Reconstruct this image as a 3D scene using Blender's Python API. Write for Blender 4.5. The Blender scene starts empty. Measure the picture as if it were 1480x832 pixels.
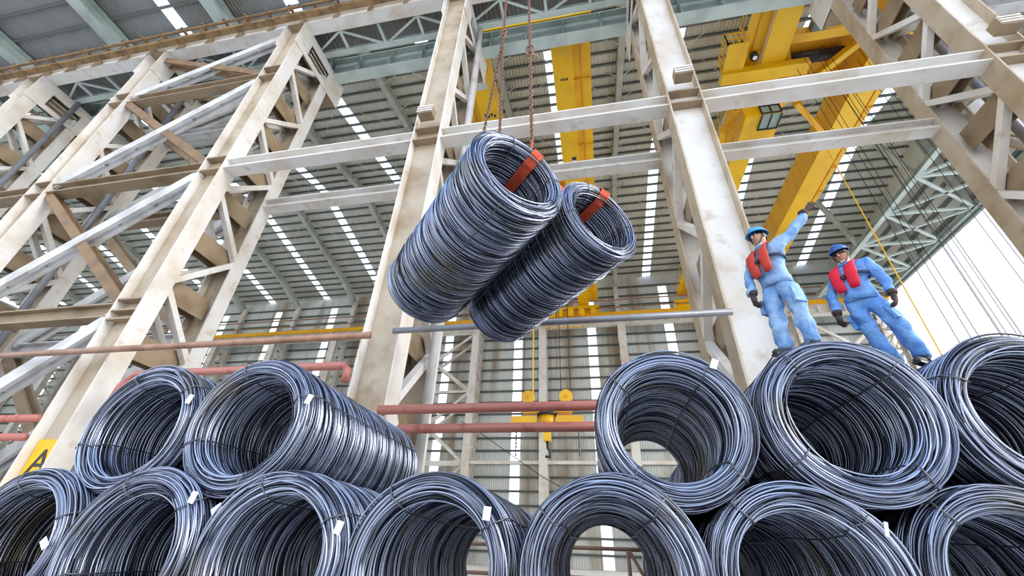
import bpy, bmesh, math, random
import numpy as np
from mathutils import Vector, Matrix

random.seed(7)
SC = bpy.context.scene
COL = SC.collection
PI = math.pi

# ------------------------------------------------------------------ camera
RC = [[0.98210631, -0.07070275, -0.17455176],
      [0.18508688, 0.53356035, 0.82526129],
      [0.03478565, -0.84280156, 0.53709914]]          # camera axes (right, down, forward) in world x, y, z
FPX = 604.503
right = Vector([r[0] for r in RC]); down = Vector([r[1] for r in RC]); fwd = Vector([r[2] for r in RC])
cam = bpy.data.cameras.new('camera'); cam_o = bpy.data.objects.new('camera', cam); COL.objects.link(cam_o)
cam.sensor_fit = 'HORIZONTAL'; cam.sensor_width = 36.0; cam.lens = FPX / 1480 * 36.0
cam.clip_start = 0.05; cam.clip_end = 600
mw = Matrix.Identity(4)
for i, ax in enumerate((right, -down, -fwd)):
    for j in range(3): mw[j][i] = ax[j]
cam_o.matrix_world = mw
SC.camera = cam_o

# ------------------------------------------------------------------ sky, sun, exposure
world = bpy.data.worlds.new('sky'); SC.world = world; world.use_nodes = True
nt = world.node_tree; nt.nodes.clear()
wo = nt.nodes.new('ShaderNodeOutputWorld'); bg = nt.nodes.new('ShaderNodeBackground')
tc = nt.nodes.new('ShaderNodeTexCoord'); sx = nt.nodes.new('ShaderNodeSeparateXYZ')
cr = nt.nodes.new('ShaderNodeValToRGB')
nt.links.new(tc.outputs['Generated'], sx.inputs[0]); nt.links.new(sx.outputs['Z'], cr.inputs[0])
e = cr.color_ramp.elements
e[0].position = 0.0; e[0].color = (1.0, 0.985, 0.95, 1)
e[1].position = 0.9; e[1].color = (0.42, 0.62, 1.0, 1)
m_ = e.new(0.35); m_.color = (0.88, 0.94, 1.0, 1)
nt.links.new(cr.outputs[0], bg.inputs[0]); bg.inputs[1].default_value = 1.7
nt.links.new(bg.outputs[0], wo.inputs[0])
sun = bpy.data.lights.new('sun', 'SUN'); sun.energy = 3.4; sun.angle = math.radians(35); sun.color = (1.0, 0.97, 0.92)
sun_o = bpy.data.objects.new('sun', sun); COL.objects.link(sun_o)
sd = Vector((0.93, -0.12, 0.42)).normalized()          # towards the sun: low, from the open gable side
sun_o.rotation_euler = sd.to_track_quat('Z', 'Y').to_euler()
vs = SC.view_settings
vs.view_transform = 'Standard'; vs.look = 'None'; vs.gamma = 1.0; vs.use_curve_mapping = False; vs.exposure = 0.42
SC.cycles.use_denoising = True
SC.cycles.max_bounces = 8; SC.cycles.diffuse_bounces = 5; SC.cycles.transparent_max_bounces = 12
SC.cycles.caustics_reflective = False; SC.cycles.caustics_refractive = False

# ------------------------------------------------------------------ materials
def mat(name, col, rough=0.6, metal=0.0, col2=None, scale=2.0, lo=0.45, hi=0.65, bump=0.0, bscale=30.0,
        streak=None, col3=None, scale3=9.0, lo3=.55, hi3=.7, attr=None, wave=None, spec=0.5):
    m = bpy.data.materials.new(name); m.use_nodes = True
    n = m.node_tree; b = n.nodes['Principled BSDF']
    b.inputs['Roughness'].default_value = rough; b.inputs['Metallic'].default_value = metal
    b.inputs['Base Color'].default_value = (*col, 1); b.inputs['Specular IOR Level'].default_value = spec
    g = n.nodes.new('ShaderNodeNewGeometry'); out = None
    def noise(sc, st=None, det=4):
        t = n.nodes.new('ShaderNodeTexNoise'); t.inputs['Scale'].default_value = sc; t.inputs['Detail'].default_value = det
        if st:
            mp = n.nodes.new('ShaderNodeMapping'); mp.inputs['Scale'].default_value = st
            n.links.new(g.outputs['Position'], mp.inputs[0]); n.links.new(mp.outputs[0], t.inputs['Vector'])
        else: n.links.new(g.outputs['Position'], t.inputs['Vector'])
        return t.outputs['Fac']
    def ramp(f, a, c):
        r = n.nodes.new('ShaderNodeMapRange'); r.inputs[1].default_value = a; r.inputs[2].default_value = c
        n.links.new(f, r.inputs[0]); return r.outputs[0]
    def mix(f, A, B):
        x = n.nodes.new('ShaderNodeMix'); x.data_type = 'RGBA'
        n.links.new(f, x.inputs[0])
        for s, v in ((6, A), (7, B)):
            if isinstance(v, tuple): x.inputs[s].default_value = (*v, 1)
            else: n.links.new(v, x.inputs[s])
        return x.outputs[2]
    cur = tuple(col)
    if attr:
        a = n.nodes.new('ShaderNodeAttribute'); a.attribute_name = attr[0]
        cur = mix(a.outputs['Fac'], cur, attr[1])
    if col2: cur = mix(ramp(noise(scale, streak), lo, hi), cur, col2)
    if col3: cur = mix(ramp(noise(scale3), lo3, hi3), cur, col3)
    if not isinstance(cur, tuple): n.links.new(cur, b.inputs['Base Color'])
    if wave:
        w = n.nodes.new('ShaderNodeTexWave'); w.inputs['Scale'].default_value = wave[1]; w.bands_direction = wave[0]
        n.links.new(g.outputs['Position'], w.inputs['Vector'])
        bp = n.nodes.new('ShaderNodeBump'); bp.inputs['Strength'].default_value = wave[2]; bp.inputs['Distance'].default_value = 0.05
        n.links.new(w.outputs['Fac'], bp.inputs['Height']); n.links.new(bp.outputs[0], b.inputs['Normal'])
    elif bump:
        bp = n.nodes.new('ShaderNodeBump'); bp.inputs['Strength'].default_value = bump; bp.inputs['Distance'].default_value = 0.02 if bscale > 14 else 0.06
        n.links.new(noise(bscale), bp.inputs['Height']); n.links.new(bp.outputs[0], b.inputs['Normal'])
    return m

def glass_mat(name, col):
    m = bpy.data.materials.new(name); m.use_nodes = True; n = m.node_tree; n.nodes.clear()
    o = n.nodes.new('ShaderNodeOutputMaterial'); t = n.nodes.new('ShaderNodeBsdfTransparent'); d = n.nodes.new('ShaderNodeBsdfTranslucent')
    t.inputs[0].default_value = (*col, 1); d.inputs[0].default_value = (*col, 1)
    x = n.nodes.new('ShaderNodeMixShader'); x.inputs[0].default_value = 0.25
    n.links.new(t.outputs[0], x.inputs[1]); n.links.new(d.outputs[0], x.inputs[2]); n.links.new(x.outputs[0], o.inputs[0])
    return m

M = dict(
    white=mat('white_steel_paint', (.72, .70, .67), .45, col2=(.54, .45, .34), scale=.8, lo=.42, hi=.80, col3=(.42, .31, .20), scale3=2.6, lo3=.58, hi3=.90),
    web=mat('shaded_dusty_paint', (.50, .42, .32), .5, col2=(.34, .25, .15), scale=.8, lo=.42, hi=.7, col3=(.28, .19, .11), scale3=2.4, lo3=.55, hi3=.90),  # dust tone with the shade of the darker column faces painted in
    tan=mat('dusty_shadow_tan', (.31, .23, .145), .55, col2=(.20, .135, .075), scale=1.1, lo=.45, hi=.7),  # dusty tan, darkened in colour for the shadow on the battens
    brown=mat('brown_and_brace_shade', (.23, .135, .06), .6, col2=(.14, .08, .04), scale=1.6, lo=.4, hi=.7),  # puts the shade of the falling braces into colour; plain brown on busbars
    grey=mat('grey_steel_paint', (.62, .62, .62), .4, col2=(.42, .40, .38), scale=1.2, lo=.45, hi=.7),
    teal=mat('pale_green_paint', (.50, .58, .54), .5, col2=(.34, .40, .37), scale=.7, lo=.45, hi=.7),
    rafter=mat('rafter_paint', (.52, .55, .50), .5, col2=(.36, .38, .34), scale=.6, lo=.45, hi=.7),
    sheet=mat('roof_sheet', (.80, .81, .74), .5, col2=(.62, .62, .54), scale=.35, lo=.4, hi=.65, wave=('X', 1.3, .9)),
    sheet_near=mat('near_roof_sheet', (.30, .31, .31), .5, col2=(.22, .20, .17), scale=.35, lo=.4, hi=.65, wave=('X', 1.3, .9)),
    purlin=mat('shaded_purlin_paint', (.17, .18, .16), .6),  # dark colour stands for the shade on the purlin faces
    wall=mat('wall_sheet', (.66, .69, .67), .5, col2=(.36, .29, .21), scale=1.0, lo=.50, hi=.68, streak=(.55, .55, .05), wave=('X', 1.3, .5)),
    girt=mat('girt_paint', (.16, .19, .18), .6),
    floor=mat('concrete', (.62, .61, .59), .7, col2=(.52, .50, .48), scale=.6, bump=.2),
    sky_glass=glass_mat('translucent_sheet', (.95, .97, .96)),
    yellow=mat('crane_yellow', (.90, .52, .005), .4, col2=(.74, .40, .005), scale=.5, lo=.45, hi=.7),
    amber=mat('crane_amber', (.80, .40, .004), .4, col2=(.66, .31, .004), scale=.5, lo=.45, hi=.7),
    rail=mat('rusty_runway', (.30, .19, .08), .7, col2=(.16, .09, .04), scale=2.5, lo=.4, hi=.65),
    red_pipe=mat('red_pipe_paint', (.42, .15, .12), .4, col2=(.28, .07, .05), scale=3, lo=.55, hi=.7),
    pipe=mat('grey_pipe_paint', (.20, .21, .24), .35, col2=(.15, .13, .12), scale=2, lo=.5, hi=.75),
    brown_pipe=mat('brown_pipe_paint', (.34, .20, .14), .45, col2=(.22, .12, .08), scale=2),
    wire=mat('wire_rod_steel', (.42, .47, .61), .27, .85, attr=('tone', (.013, .016, .03)), col2=(.20, .16, .08), scale=1.3, lo=.56, hi=.8),
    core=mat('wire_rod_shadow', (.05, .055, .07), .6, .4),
    bind=mat('binding_wire', (.11, .11, .12), .4, .6),
    tag=mat('white_tag', (.88, .90, .95), .5),
    ink=mat('dark_ink', (.03, .03, .03), .6),
    sling=mat('orange_sling', (.62, .085, .035), .7, col2=(.45, .05, .025), scale=14, bump=.4, bscale=60),
    chain=mat('rusty_chain', (.22, .11, .07), .5, .4, col2=(.12, .07, .05), scale=20),
    cloth=mat('pale_blue_workwear', (.27, .42, .64), .85, col2=(.14, .28, .55), scale=5, lo=.42, hi=.62, bump=.9, bscale=7.5),  # darker blue noise stands in for shaded fold creases
    cloth2=mat('blue_workwear', (.17, .36, .72), .85, col2=(.10, .26, .62), scale=5, lo=.42, hi=.62, bump=.9, bscale=7.5),  # deeper blue noise paints in the shade of folds
    skin=mat('skin', (.55, .29, .18), .5), lip=mat('lip', (.38, .15, .11), .5),
    glove=mat('brown_glove', (.06, .035, .03), .8, bump=.4, bscale=50),
    boot=mat('dark_boot', (.03, .03, .035), .6),
    helmet=mat('light_blue_helmet', (.06, .33, .66), .3),
    helmet2=mat('dark_blue_helmet', (.02, .09, .30), .3),
    vest=mat('orange_red_vest', (.55, .05, .025), .6, bump=.3, bscale=20),
    vest2=mat('crimson_vest', (.78, .01, .04), .6, bump=.3, bscale=20),
    strap=mat('navy_strap', (.015, .02, .06), .7),
    dark=mat('dark_plastic', (.012, .012, .015), .4),
    lens=mat('lens', (.02, .015, .012), .12),
    pane=mat('cab_pane', (.30, .38, .33), .08),
    sign=mat('sign_yellow', (.88, .50, .01), .5),
    scarf=mat('white_towel', (.75, .76, .8), .9),
)

# ------------------------------------------------------------------ mesh helpers
class MB:
    def __init__(s): s.v = []; s.f = []; s.m = []
    def add(s, vs, fs, mi=0):
        o = len(s.v); s.v += [tuple(v) for v in vs]; s.f += [tuple(i + o for i in f) for f in fs]; s.m += [mi] * len(fs)
    def box(s, x0, x1, y0, y1, z0, z1, mi=0):
        v = [(x, y, z) for z in (z0, z1) for y in (y0, y1) for x in (x0, x1)]
        s.add(v, [(0, 2, 3, 1), (4, 5, 7, 6), (0, 1, 5, 4), (2, 6, 7, 3), (0, 4, 6, 2), (1, 3, 7, 5)], mi)
    def prism(s, p, q, prof, up=(0, 0, 1), mi=0):
        """extrude a 2-D profile (side, up) from p to q"""
        p = Vector(p); q = Vector(q); d = (q - p).normalized(); u = Vector(up)
        if abs(d.dot(u)) > .99: u = Vector((0, 1, 0))
        sd_ = d.cross(u).normalized(); u = sd_.cross(d)
        n = len(prof)
        vs = [p + sd_ * a + u * b for a, b in prof] + [q + sd_ * a + u * b for a, b in prof]
        fs = [(i, (i + 1) % n, (i + 1) % n + n, i + n) for i in range(n)]
        fs += [tuple(range(n - 1, -1, -1)), tuple(range(n, 2 * n))]
        s.add(vs, fs, mi)
    def bar(s, p, q, w, h, up=(0, 0, 1), mi=0):
        a, b = w / 2, h / 2
        s.prism(p, q, [(-a, -b), (a, -b), (a, b), (-a, b)], up, mi)
    def ibeam(s, p, q, w, h, t=.03, tf=.04, up=(0, 0, 1), mi=0):
        a, b = w / 2, h / 2
        for pr in ([(-a, -b), (a, -b), (a, -b + tf), (-a, -b + tf)], [(-a, b - tf), (a, b - tf), (a, b), (-a, b)],
                   [(-t / 2, -b + tf), (t / 2, -b + tf), (t / 2, b - tf), (-t / 2, b - tf)]):
            s.prism(p, q, pr, up, mi)
    def channel(s, p, q, w, h, t=.03, up=(0, 0, 1), mi=0):
        a, b = w / 2, h / 2
        s.prism(p, q, [(-a, -b), (a, -b), (a, -b + t), (-a + t, -b + t), (-a + t, b - t), (a, b - t), (a, b), (-a, b)], up, mi)
    def tube(s, pts, r, n=8, closed=False, mi=0, flat=None, upv=(0, 0, 1)):
        """tube along pts, r a number or a list; flat=(a,b) elliptical scale"""
        P = [Vector(p) for p in pts]; k = len(P); rings = []
        prev = None
        for i in range(k):
            if closed: d = P[(i + 1) % k] - P[i - 1]
            else: d = P[min(i + 1, k - 1)] - P[max(i - 1, 0)]
            d.normalize()
            u = Vector(upv) if prev is None else prev
            u = u - d * u.dot(d)
            if u.length < 1e-4: u = d.orthogonal()
            u.normalize(); prev = u; w = d.cross(u)
            rr = r[i] if isinstance(r, (list, tuple)) else r
            fa, fb = flat or (1, 1)
            rings.append([P[i] + u * (math.cos(2 * PI * j / n) * rr * fa) + w * (math.sin(2 * PI * j / n) * rr * fb) for j in range(n)])
        vs = [v for g in rings for v in g]; fs = []
        for i in range(k if closed else k - 1):
            for j in range(n):
                a = i * n + j; b = i * n + (j + 1) % n; c = ((i + 1) % k) * n
                fs.append((a, b, c + (j + 1) % n, c + j))
        if not closed: fs += [tuple(range(n - 1, -1, -1)), tuple(range((k - 1) * n, k * n))]
        s.add(vs, fs, mi)
    def ball(s, c, r, nu=12, nv=8, sc=(1, 1, 1), mi=0, v0=0.0, v1=PI):
        vs = []; c = Vector(c)
        for i in range(nv + 1):
            t = v0 + (v1 - v0) * i / nv
            for j in range(nu):
                a = 2 * PI * j / nu
                vs.append(c + Vector((math.sin(t) * math.cos(a) * r * sc[0], math.sin(t) * math.sin(a) * r * sc[1], math.cos(t) * r * sc[2])))
        fs = [(i * nu + j, (i + 1) * nu + j, (i + 1) * nu + (j + 1) % nu, i * nu + (j + 1) % nu) for i in range(nv) for j in range(nu)]
        s.add(vs, fs, mi)
    def mesh(s, name, mats, smooth=False):
        me = bpy.data.meshes.new(name); me.from_pydata(s.v, [], s.f)
        for m in (mats if isinstance(mats, (list, tuple)) else [mats]): me.materials.append(m)
        if any(s.m): me.polygons.foreach_set('material_index', s.m)
        if smooth: me.polygons.foreach_set('use_smooth', [True] * len(s.f))
        me.update(); return me

def link(name, me, parent=None, loc=(0, 0, 0)):
    o = bpy.data.objects.new(name, me); COL.objects.link(o)
    if parent: o.parent = parent
    o.location = loc; return o
def tag(o, label=None, cat=None, group=None, kind=None):
    if label: o['label'] = label
    if cat: o['category'] = cat
    if group: o['group'] = group
    if kind: o['kind'] = kind
    return o
def thing(name, label, cat, loc=(0, 0, 0), group=None):
    return tag(link(name, None, None, loc), label, cat, group)
def part(name, mb, m, parent, smooth=False, off=None):
    """world-coordinate mesh as a child of a thing whose base is at parent.location"""
    me = mb.mesh(name, m, smooth)
    base = off if off is not None else Vector(parent.location)
    return link(name, me, parent, -Vector(base))
def sub(name, mb, m, parent, smooth=False): return link(name, mb.mesh(name, m, smooth), parent)
def solo(name, mb, m, label, cat, group=None, smooth=False): return tag(link(name, mb.mesh(name, m, smooth)), label, cat, group)
def struct(name, mb, m, parent=None): return tag(link(name, mb.mesh(name, m), parent), kind='structure')
def copy_tree(o, parent=None):
    c = o.copy(); COL.objects.link(c); c.parent = parent
    for ch in [x for x in COL.objects if x.parent == o]: copy_tree(ch, c)
    return c

# ------------------------------------------------------------------ the hall: sizes
FL = -0.87                                   # floor level (the lens is at the origin)
BAY = 8.7
CX = [-40.0, -31.3, -22.6, -13.93, -5.16, 3.5, 12.2, 20.9]
YF, YR = 9.0, 11.2                           # front and rear legs of a lattice column
XL, XR = -88.0, 29.5
RIDGE = (28.8, 31.9); EAVE0 = (11.2, 28.3); EAVE1 = (45.0, 28.6)
def roof_z(y):
    a, b = (EAVE0, RIDGE) if y <= RIDGE[0] else (RIDGE, EAVE1)
    return a[1] + (b[1] - a[1]) * (y - a[0]) / (b[0] - a[0])

mb = MB(); mb.box(XL, 75, -60, 46, FL - .3, FL); floor = struct('floor', mb, M['floor'])

# roof sheets, cut at the skylight strips
SKY_X = [-1.35 + BAY * k for k in range(-10, 4)]
SKW = .48
def spans(x0, x1, cuts, w):
    xs = [x0]
    for c in cuts:
        if x0 < c - w and c + w < x1: xs += [c - w, c + w]
    xs.append(x1)
    return [(xs[i], xs[i + 1]) for i in range(0, len(xs), 2)]
mb = MB(); SH = 1.0                           # the sheets lie above the rafters and purlins
def slab(mb, x0, x1, a, b, dz, t=.06, mi=0):
    (ya, za), (yb, zb) = a, b
    vs = [(x, y, z + dz + k) for k in (0, t) for (y, z) in ((ya, za), (yb, zb)) for x in (x0, x1)]
    mb.add(vs, [(0, 2, 3, 1), (4, 5, 7, 6), (0, 1, 5, 4), (2, 6, 7, 3), (0, 4, 6, 2), (1, 3, 7, 5)], mi)
for x0, x1 in spans(XL, XR, SKY_X, SKW):
    slab(mb, x0, x1, EAVE0, RIDGE, SH); slab(mb, x0, x1, RIDGE, EAVE1, SH)
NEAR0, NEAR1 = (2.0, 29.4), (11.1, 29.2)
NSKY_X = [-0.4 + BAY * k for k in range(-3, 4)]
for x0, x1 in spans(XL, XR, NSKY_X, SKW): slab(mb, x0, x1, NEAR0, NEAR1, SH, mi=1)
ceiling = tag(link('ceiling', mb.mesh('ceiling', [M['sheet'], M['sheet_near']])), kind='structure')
nwin = 0
for i, x in enumerate(SKY_X):
    mb = MB(); slab(mb, x - SKW, x + SKW, (12.2, roof_z(12.2)), RIDGE, SH, .02); slab(mb, x - SKW, x + SKW, RIDGE, (43.6, roof_z(43.6)), SH, .02)
    nwin += 1; struct('window_%d' % nwin, mb, M['sky_glass'])
    if i >= len(NSKY_X): continue
    xn = NSKY_X[i]
    mb = MB(); slab(mb, xn - SKW, xn + SKW, NEAR0, NEAR1, SH, .02)
    nwin += 1; struct('window_%d' % nwin, mb, M['sky_glass'])
# purlins
def purlin(y, z, m=None):
    mb = MB(); mb.channel((XL, y, z), (XR, y, z), .13, .20, .03); link('purlin', mb.mesh('purlin', m or M['purlin']), ceiling)
for k in range(33):
    y = 11.8 + 1.01 * k
    purlin(y, roof_z(y) + SH - .12)
for k in range(6):
    y = 3.0 + 1.45 * k
    purlin(y, 29.35 + SH - .2)
# rafters, haunched at the wall
RX = [CX[0] - BAY * k for k in (5, 4, 3, 2, 1)] + CX
for x in RX:
    mb = MB()
    mb.ibeam((x, 11.3, roof_z(11.3) + .25), (x, 28.8, 31.9 + .25), .42, .7)
    mb.ibeam((x, 28.8, 31.9 + .25), (x, 41.0, roof_z(41) + .25), .42, .7)
    mb.ibeam((x, 41.0, roof_z(41) + .2), (x, 44.4, roof_z(44.4) - .5), .42, .9)
    r = link('rafter', mb.mesh('rafter', M['rafter']), ceiling)
    mb = MB(); mb.ibeam((x, 2.0, 29.75), (x, 11.1, 29.55), .9, .9); link('rafter', mb.mesh('rafter', M['teal']), ceiling)
    mb = MB()                                # fly braces from rafter to purlin
    for k in range(9):
        y = 13.2 + 2.6 * k
        for sg in (-1, 1): mb.bar((x + sg * .2, y, roof_z(y) - .08), (x + sg * 1.0, y, roof_z(y) + .72), .06, .06)
    tag(link('fly_brace', mb.mesh('fly_brace', M['rafter']), ceiling), kind='stuff')
# sag rods crossing under the sheets
mb = MB()
for i in range(len(RX) - 1):
    for k in range(3):
        y = 13 + 9 * k
        mb.bar((RX[i], y, roof_z(y) + .1), (RX[i + 1], y + 8, roof_z(min(y + 8, 44)) + .1), .035, .035)
        mb.bar((RX[i + 1], y, roof_z(y) + .1), (RX[i], y + 8, roof_z(min(y + 8, 44)) + .1), .035, .035)
tag(link('brace_rod', mb.mesh('brace_rod', M['grey']), ceiling), kind='stuff')

# back wall: sheets between translucent strips, girts, laced posts
WY = 45.0
WS = [-8.45 + BAY * k for k in range(-9, 4)]
mb = MB()
for x0, x1 in spans(XL, XR, WS, .5): mb.box(x0, x1, WY, WY + .06, FL, 29.7)
wall_back = struct('wall_back', mb, M['wall'])
for x in WS:
    mb = MB(); mb.box(x - .5, x + .5, WY + .02, WY + .04, FL, 28.0); nwin += 1; struct('window_%d' % nwin, mb, M['sky_glass'])
    mb = MB(); mb.box(x - .5, x + .5, WY, WY + .06, 28.0, 29.7); link('panel', mb.mesh('panel', M['wall']), wall_back)
for k in range(23):
    z = .2 + 1.27 * k
    mb = MB(); mb.channel((XL, WY - .12, z), (XR, WY - .12, z), .16, .2, .03); link('girt', mb.mesh('girt', M['girt']), wall_back)
WCX = [-5.2 + (BAY - .05) * k for k in range(-9, 5)]
WCX[8] = -12.9
for i, x in enumerate(WCX):
    mb = MB(); mb.ibeam((x, 42.4, FL), (x, 42.4, 22.0), .8, .7, up=(0, 1, 0)); p = link('wall_post', mb.mesh('wall_post', M['white']), wall_back)
    mb = MB(); mb.ibeam((x, 44.4, FL), (x, 44.4, 28.4), .5, .5, up=(0, 1, 0)); link('wall_post', mb.mesh('wall_post', M['white']), wall_back)
    mb = MB()
    for k in range(11):
        z = FL + 2.05 * k
        for sg in (-.3, .3):
            a, b = ((x + sg, 42.6, z), (x + sg, 44.2, z + 1.02)); c = (x + sg, 42.6, z + 2.05)
            mb.bar(a, b, .14, .14); mb.bar(b, c, .14, .14)
        mb.bar((x, 42.6, z), (x, 44.2, z), .2, .14)
    tag(link('post_lacing', mb.mesh('post_lacing', M['white']), wall_back), kind='stuff')
# cross bracing of one wall bay
def xbrace(x0, x1, z0, z1, y):
    for a, b in (((x0, y, z0), (x1, y, z1)), ((x0, y, z1), (x1, y, z0))):
        mb = MB(); mb.bar(a, b, .2, .26); link('cross_brace', mb.mesh('cross_brace', M['white']), wall_back)
for i in (7, 2, 12):
    for z0, z1 in ((0, 7.2), (7.4, 14.6), (14.8, 21.5)):
        for y in (42.4, 44.2): xbrace(WCX[i] + .3, WCX[i + 1] - .3, z0, z1, y)
        mb = MB(); mb.bar((WCX[i], 42.4, z1 + .1), (WCX[i + 1], 42.4, z1 + .1), .22, .22); link('strut', mb.mesh('strut', M['white']), wall_back)
mb = MB(); mb.bar((XL, 42.4, 7.5), (XR, 42.4, 7.5), .3, .3); link('strut', mb.mesh('strut', M['white']), wall_back)

# gable end: sheet above the opening, added unseen left end wall
mb = MB()
mb.add([(XR, 2, 23.2), (XR, 45, 23.2), (XR, 45, 29.6), (XR, 28.8, 32.9), (XR, 11.2, 29.3), (XR, 2, 30.4)], [(0, 1, 2, 3, 4, 5)])
wall_right = struct('wall_right', mb, M['sheet'])
for k in range(5):
    mb = MB(); mb.channel((XR - .1, 2, 24.2 + 1.3 * k), (XR - .1, 45, 24.2 + 1.3 * k), .2, .3); link('girt', mb.mesh('girt', M['girt']), wall_right)
for y in (15.5, 22.5, 29.3, 36.0):
    mb = MB(); mb.ibeam((XR - .5, y, 23.3), (XR - .5, y, roof_z(y)), .4, .5); link('gable_post', mb.mesh('gable_post', M['rafter']), wall_right)
mb = MB(); mb.box(XL - .1, XL, -2, 45, FL, 30); struct('added_unseen_wall_left', mb, M['wall'])  # unseen end wall, added to keep left-facing sides dark

# ------------------------------------------------------------------ lattice columns
TOP = 22.9
def lerp(a, b, t): return a + (b - a) * t
NODES = []                                   # lacing panel points from the floor up: (z, side) side 0 front, 1 rear
z = .75; sd_k = 1
while z < 22.3: NODES.append((z, sd_k)); z += 2.125; sd_k = 1 - sd_k
def lattice_column(x, label, pipe=True, mats=('white', 'web'), joints=(12.1, 12.8)):
    t = thing('lattice_column', label, 'column', (x, 10.1, FL), 'lattice columns of the front row')
    mb = MB(); hw = .52
    def leg(y, dep, zt):
        mb = MB()
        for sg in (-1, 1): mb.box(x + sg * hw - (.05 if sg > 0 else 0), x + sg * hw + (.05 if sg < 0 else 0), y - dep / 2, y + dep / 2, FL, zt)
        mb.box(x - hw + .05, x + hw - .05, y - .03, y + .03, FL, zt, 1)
        return mb
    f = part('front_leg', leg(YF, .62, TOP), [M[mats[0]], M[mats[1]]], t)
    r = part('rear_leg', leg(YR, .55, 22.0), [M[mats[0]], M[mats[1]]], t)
    for zj in joints:
        mb = MB(); mb.box(x - hw + .05, x + hw - .05, YF - .31, YF - .03, zj - .03, zj + .03); part('stiffener', mb, M['tan'], t)
    for i, (z, s) in enumerate(NODES):
        y0 = YF + .1; y1 = YR - .1
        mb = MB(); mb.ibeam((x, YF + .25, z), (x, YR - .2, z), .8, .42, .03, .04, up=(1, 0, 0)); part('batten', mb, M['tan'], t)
        if i + 1 < len(NODES):
            zn = NODES[i + 1][0]
            a = (y0 if s == 0 else y1, z); b = (y1 if s == 0 else y0, zn)
            for sg in (-1, 1):
                mb = MB(); mb.bar((x + sg * (hw - .13), a[0], a[1]), (x + sg * (hw - .13), b[0], b[1]), .2, .22, up=(1, 0, 0))
                part('lacing_bar', mb, M['white'], t)
    # head: plated portal with an opening, spanning from front to rear leg
    for sg in (-1, 1):
        mb = MB(); xa = x + sg * .55
        for y0, y1, z0, z1 in ((8.6, 9.5, 21.2, 23.0), (11.1, 12.4, 21.2, 23.0), (9.5, 11.1, 22.4, 23.0), (9.5, 11.1, 21.2, 21.5)):
            mb.box(xa - .025, xa + .025, y0, y1, z0, z1)
        part('head_plate', mb, M['white'], t)
    mb = MB(); mb.box(x - .47, x + .47, 8.6, 12.4, 22.9, 23.0); mb.box(x - .47, x + .47, 11.6, 12.3, 21.2, 22.9); part('head_cap', mb, M['tan'], t)
    mb = MB()
    for k in range(4): mb.tube([(x + .56, 9.6, 21.5 + .3 * k), (x + .56, 11.0, 21.5 + .3 * k)], .025, 5)
    part('rung', mb, M['grey'], t)['kind'] = 'stuff'
    mb = MB(); mb.ibeam((x, 11.2, 23.0), (x, 11.2, 28.5), .5, .6, up=(0, 1, 0)); part('roof_post', mb, M['girt'], t)
    if pipe:
        mb = MB(); mb.tube([(x + .72, 10.5, FL), (x + .72, 10.5, 23.5)], .13, 10); part('downpipe', mb, M['grey' if abs(x - CX[4]) < .1 else 'pipe'], t, True)
    return t
LAB = ['laced white steel column at far left, only its upper part in view', 'laced steel column on the left edge, second from the left, with a plated head',
       'laced steel column left of the one with the yellow sign, end of the cross bracing', 'laced white steel column with the yellow letter sign near its foot',
       'laced steel column behind the hanging coils with a grey downpipe', 'laced steel column behind the pointing worker, bare front web',
       'laced steel column in the upper right corner before the white opening', None]
COLS = []
for i, x in enumerate(CX[:7]): COLS.append(lattice_column(x, LAB[i], i not in (3, 5), ('white', 'web') if i < 5 else ('web', 'white'), (5.6, 5.9, 6.3, 12.1, 12.8, 18.5, 19.2) if i in (2, 3) else (12.15, 12.75)))  # right columns swap tones: painted shade moves from web to flanges
# small louvred boxes on the column joints
for i in (4, 5, 6):
    x = CX[i]; t = COLS[i]
    mb = MB(); mb.box(x - .25, x + .28, 8.25, 8.6, 12.95, 13.35); b = part('junction_box', mb, M['tan'], t)
    for k in range(3):
        mb = MB(); mb.box(x - .27, x + .30, 8.21, 8.25, 13.0 + .12 * k, 13.06 + .12 * k); link('slat', mb.mesh('slat', M['white']), b)
# the yellow letter sign
sx0, sx1 = CX[3] - .45, CX[3] + .45
mb = MB(); mb.box(sx0, sx1, 8.90, 8.955, .45, 2.12)
sg_ = solo('column_sign', mb, M['sign'], 'yellow painted sign with black letter A on the left column', 'sign')
sg_.location = (0, 0, 0)
def text_mesh(s, size):
    cu = bpy.data.curves.new('lettering', 'FONT'); cu.body = s; cu.size = size; cu.align_x = 'CENTER'; cu.extrude = .006
    o = bpy.data.objects.new('lettering', cu); COL.objects.link(o)
    dg = bpy.context.evaluated_depsgraph_get(); me = bpy.data.meshes.new_from_object(o.evaluated_get(dg))
    COL.objects.unlink(o); bpy.data.objects.remove(o); me.materials.clear(); return me
for ch, zz in (('A', 1.28), ('2', .52)):
    me = text_mesh(ch, .86); me.materials.append(M['ink']); o = link('letter', me, sg_, (CX[3] - .02, 8.89, zz)); o.rotation_euler = (PI / 2, 0, 0)

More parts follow.
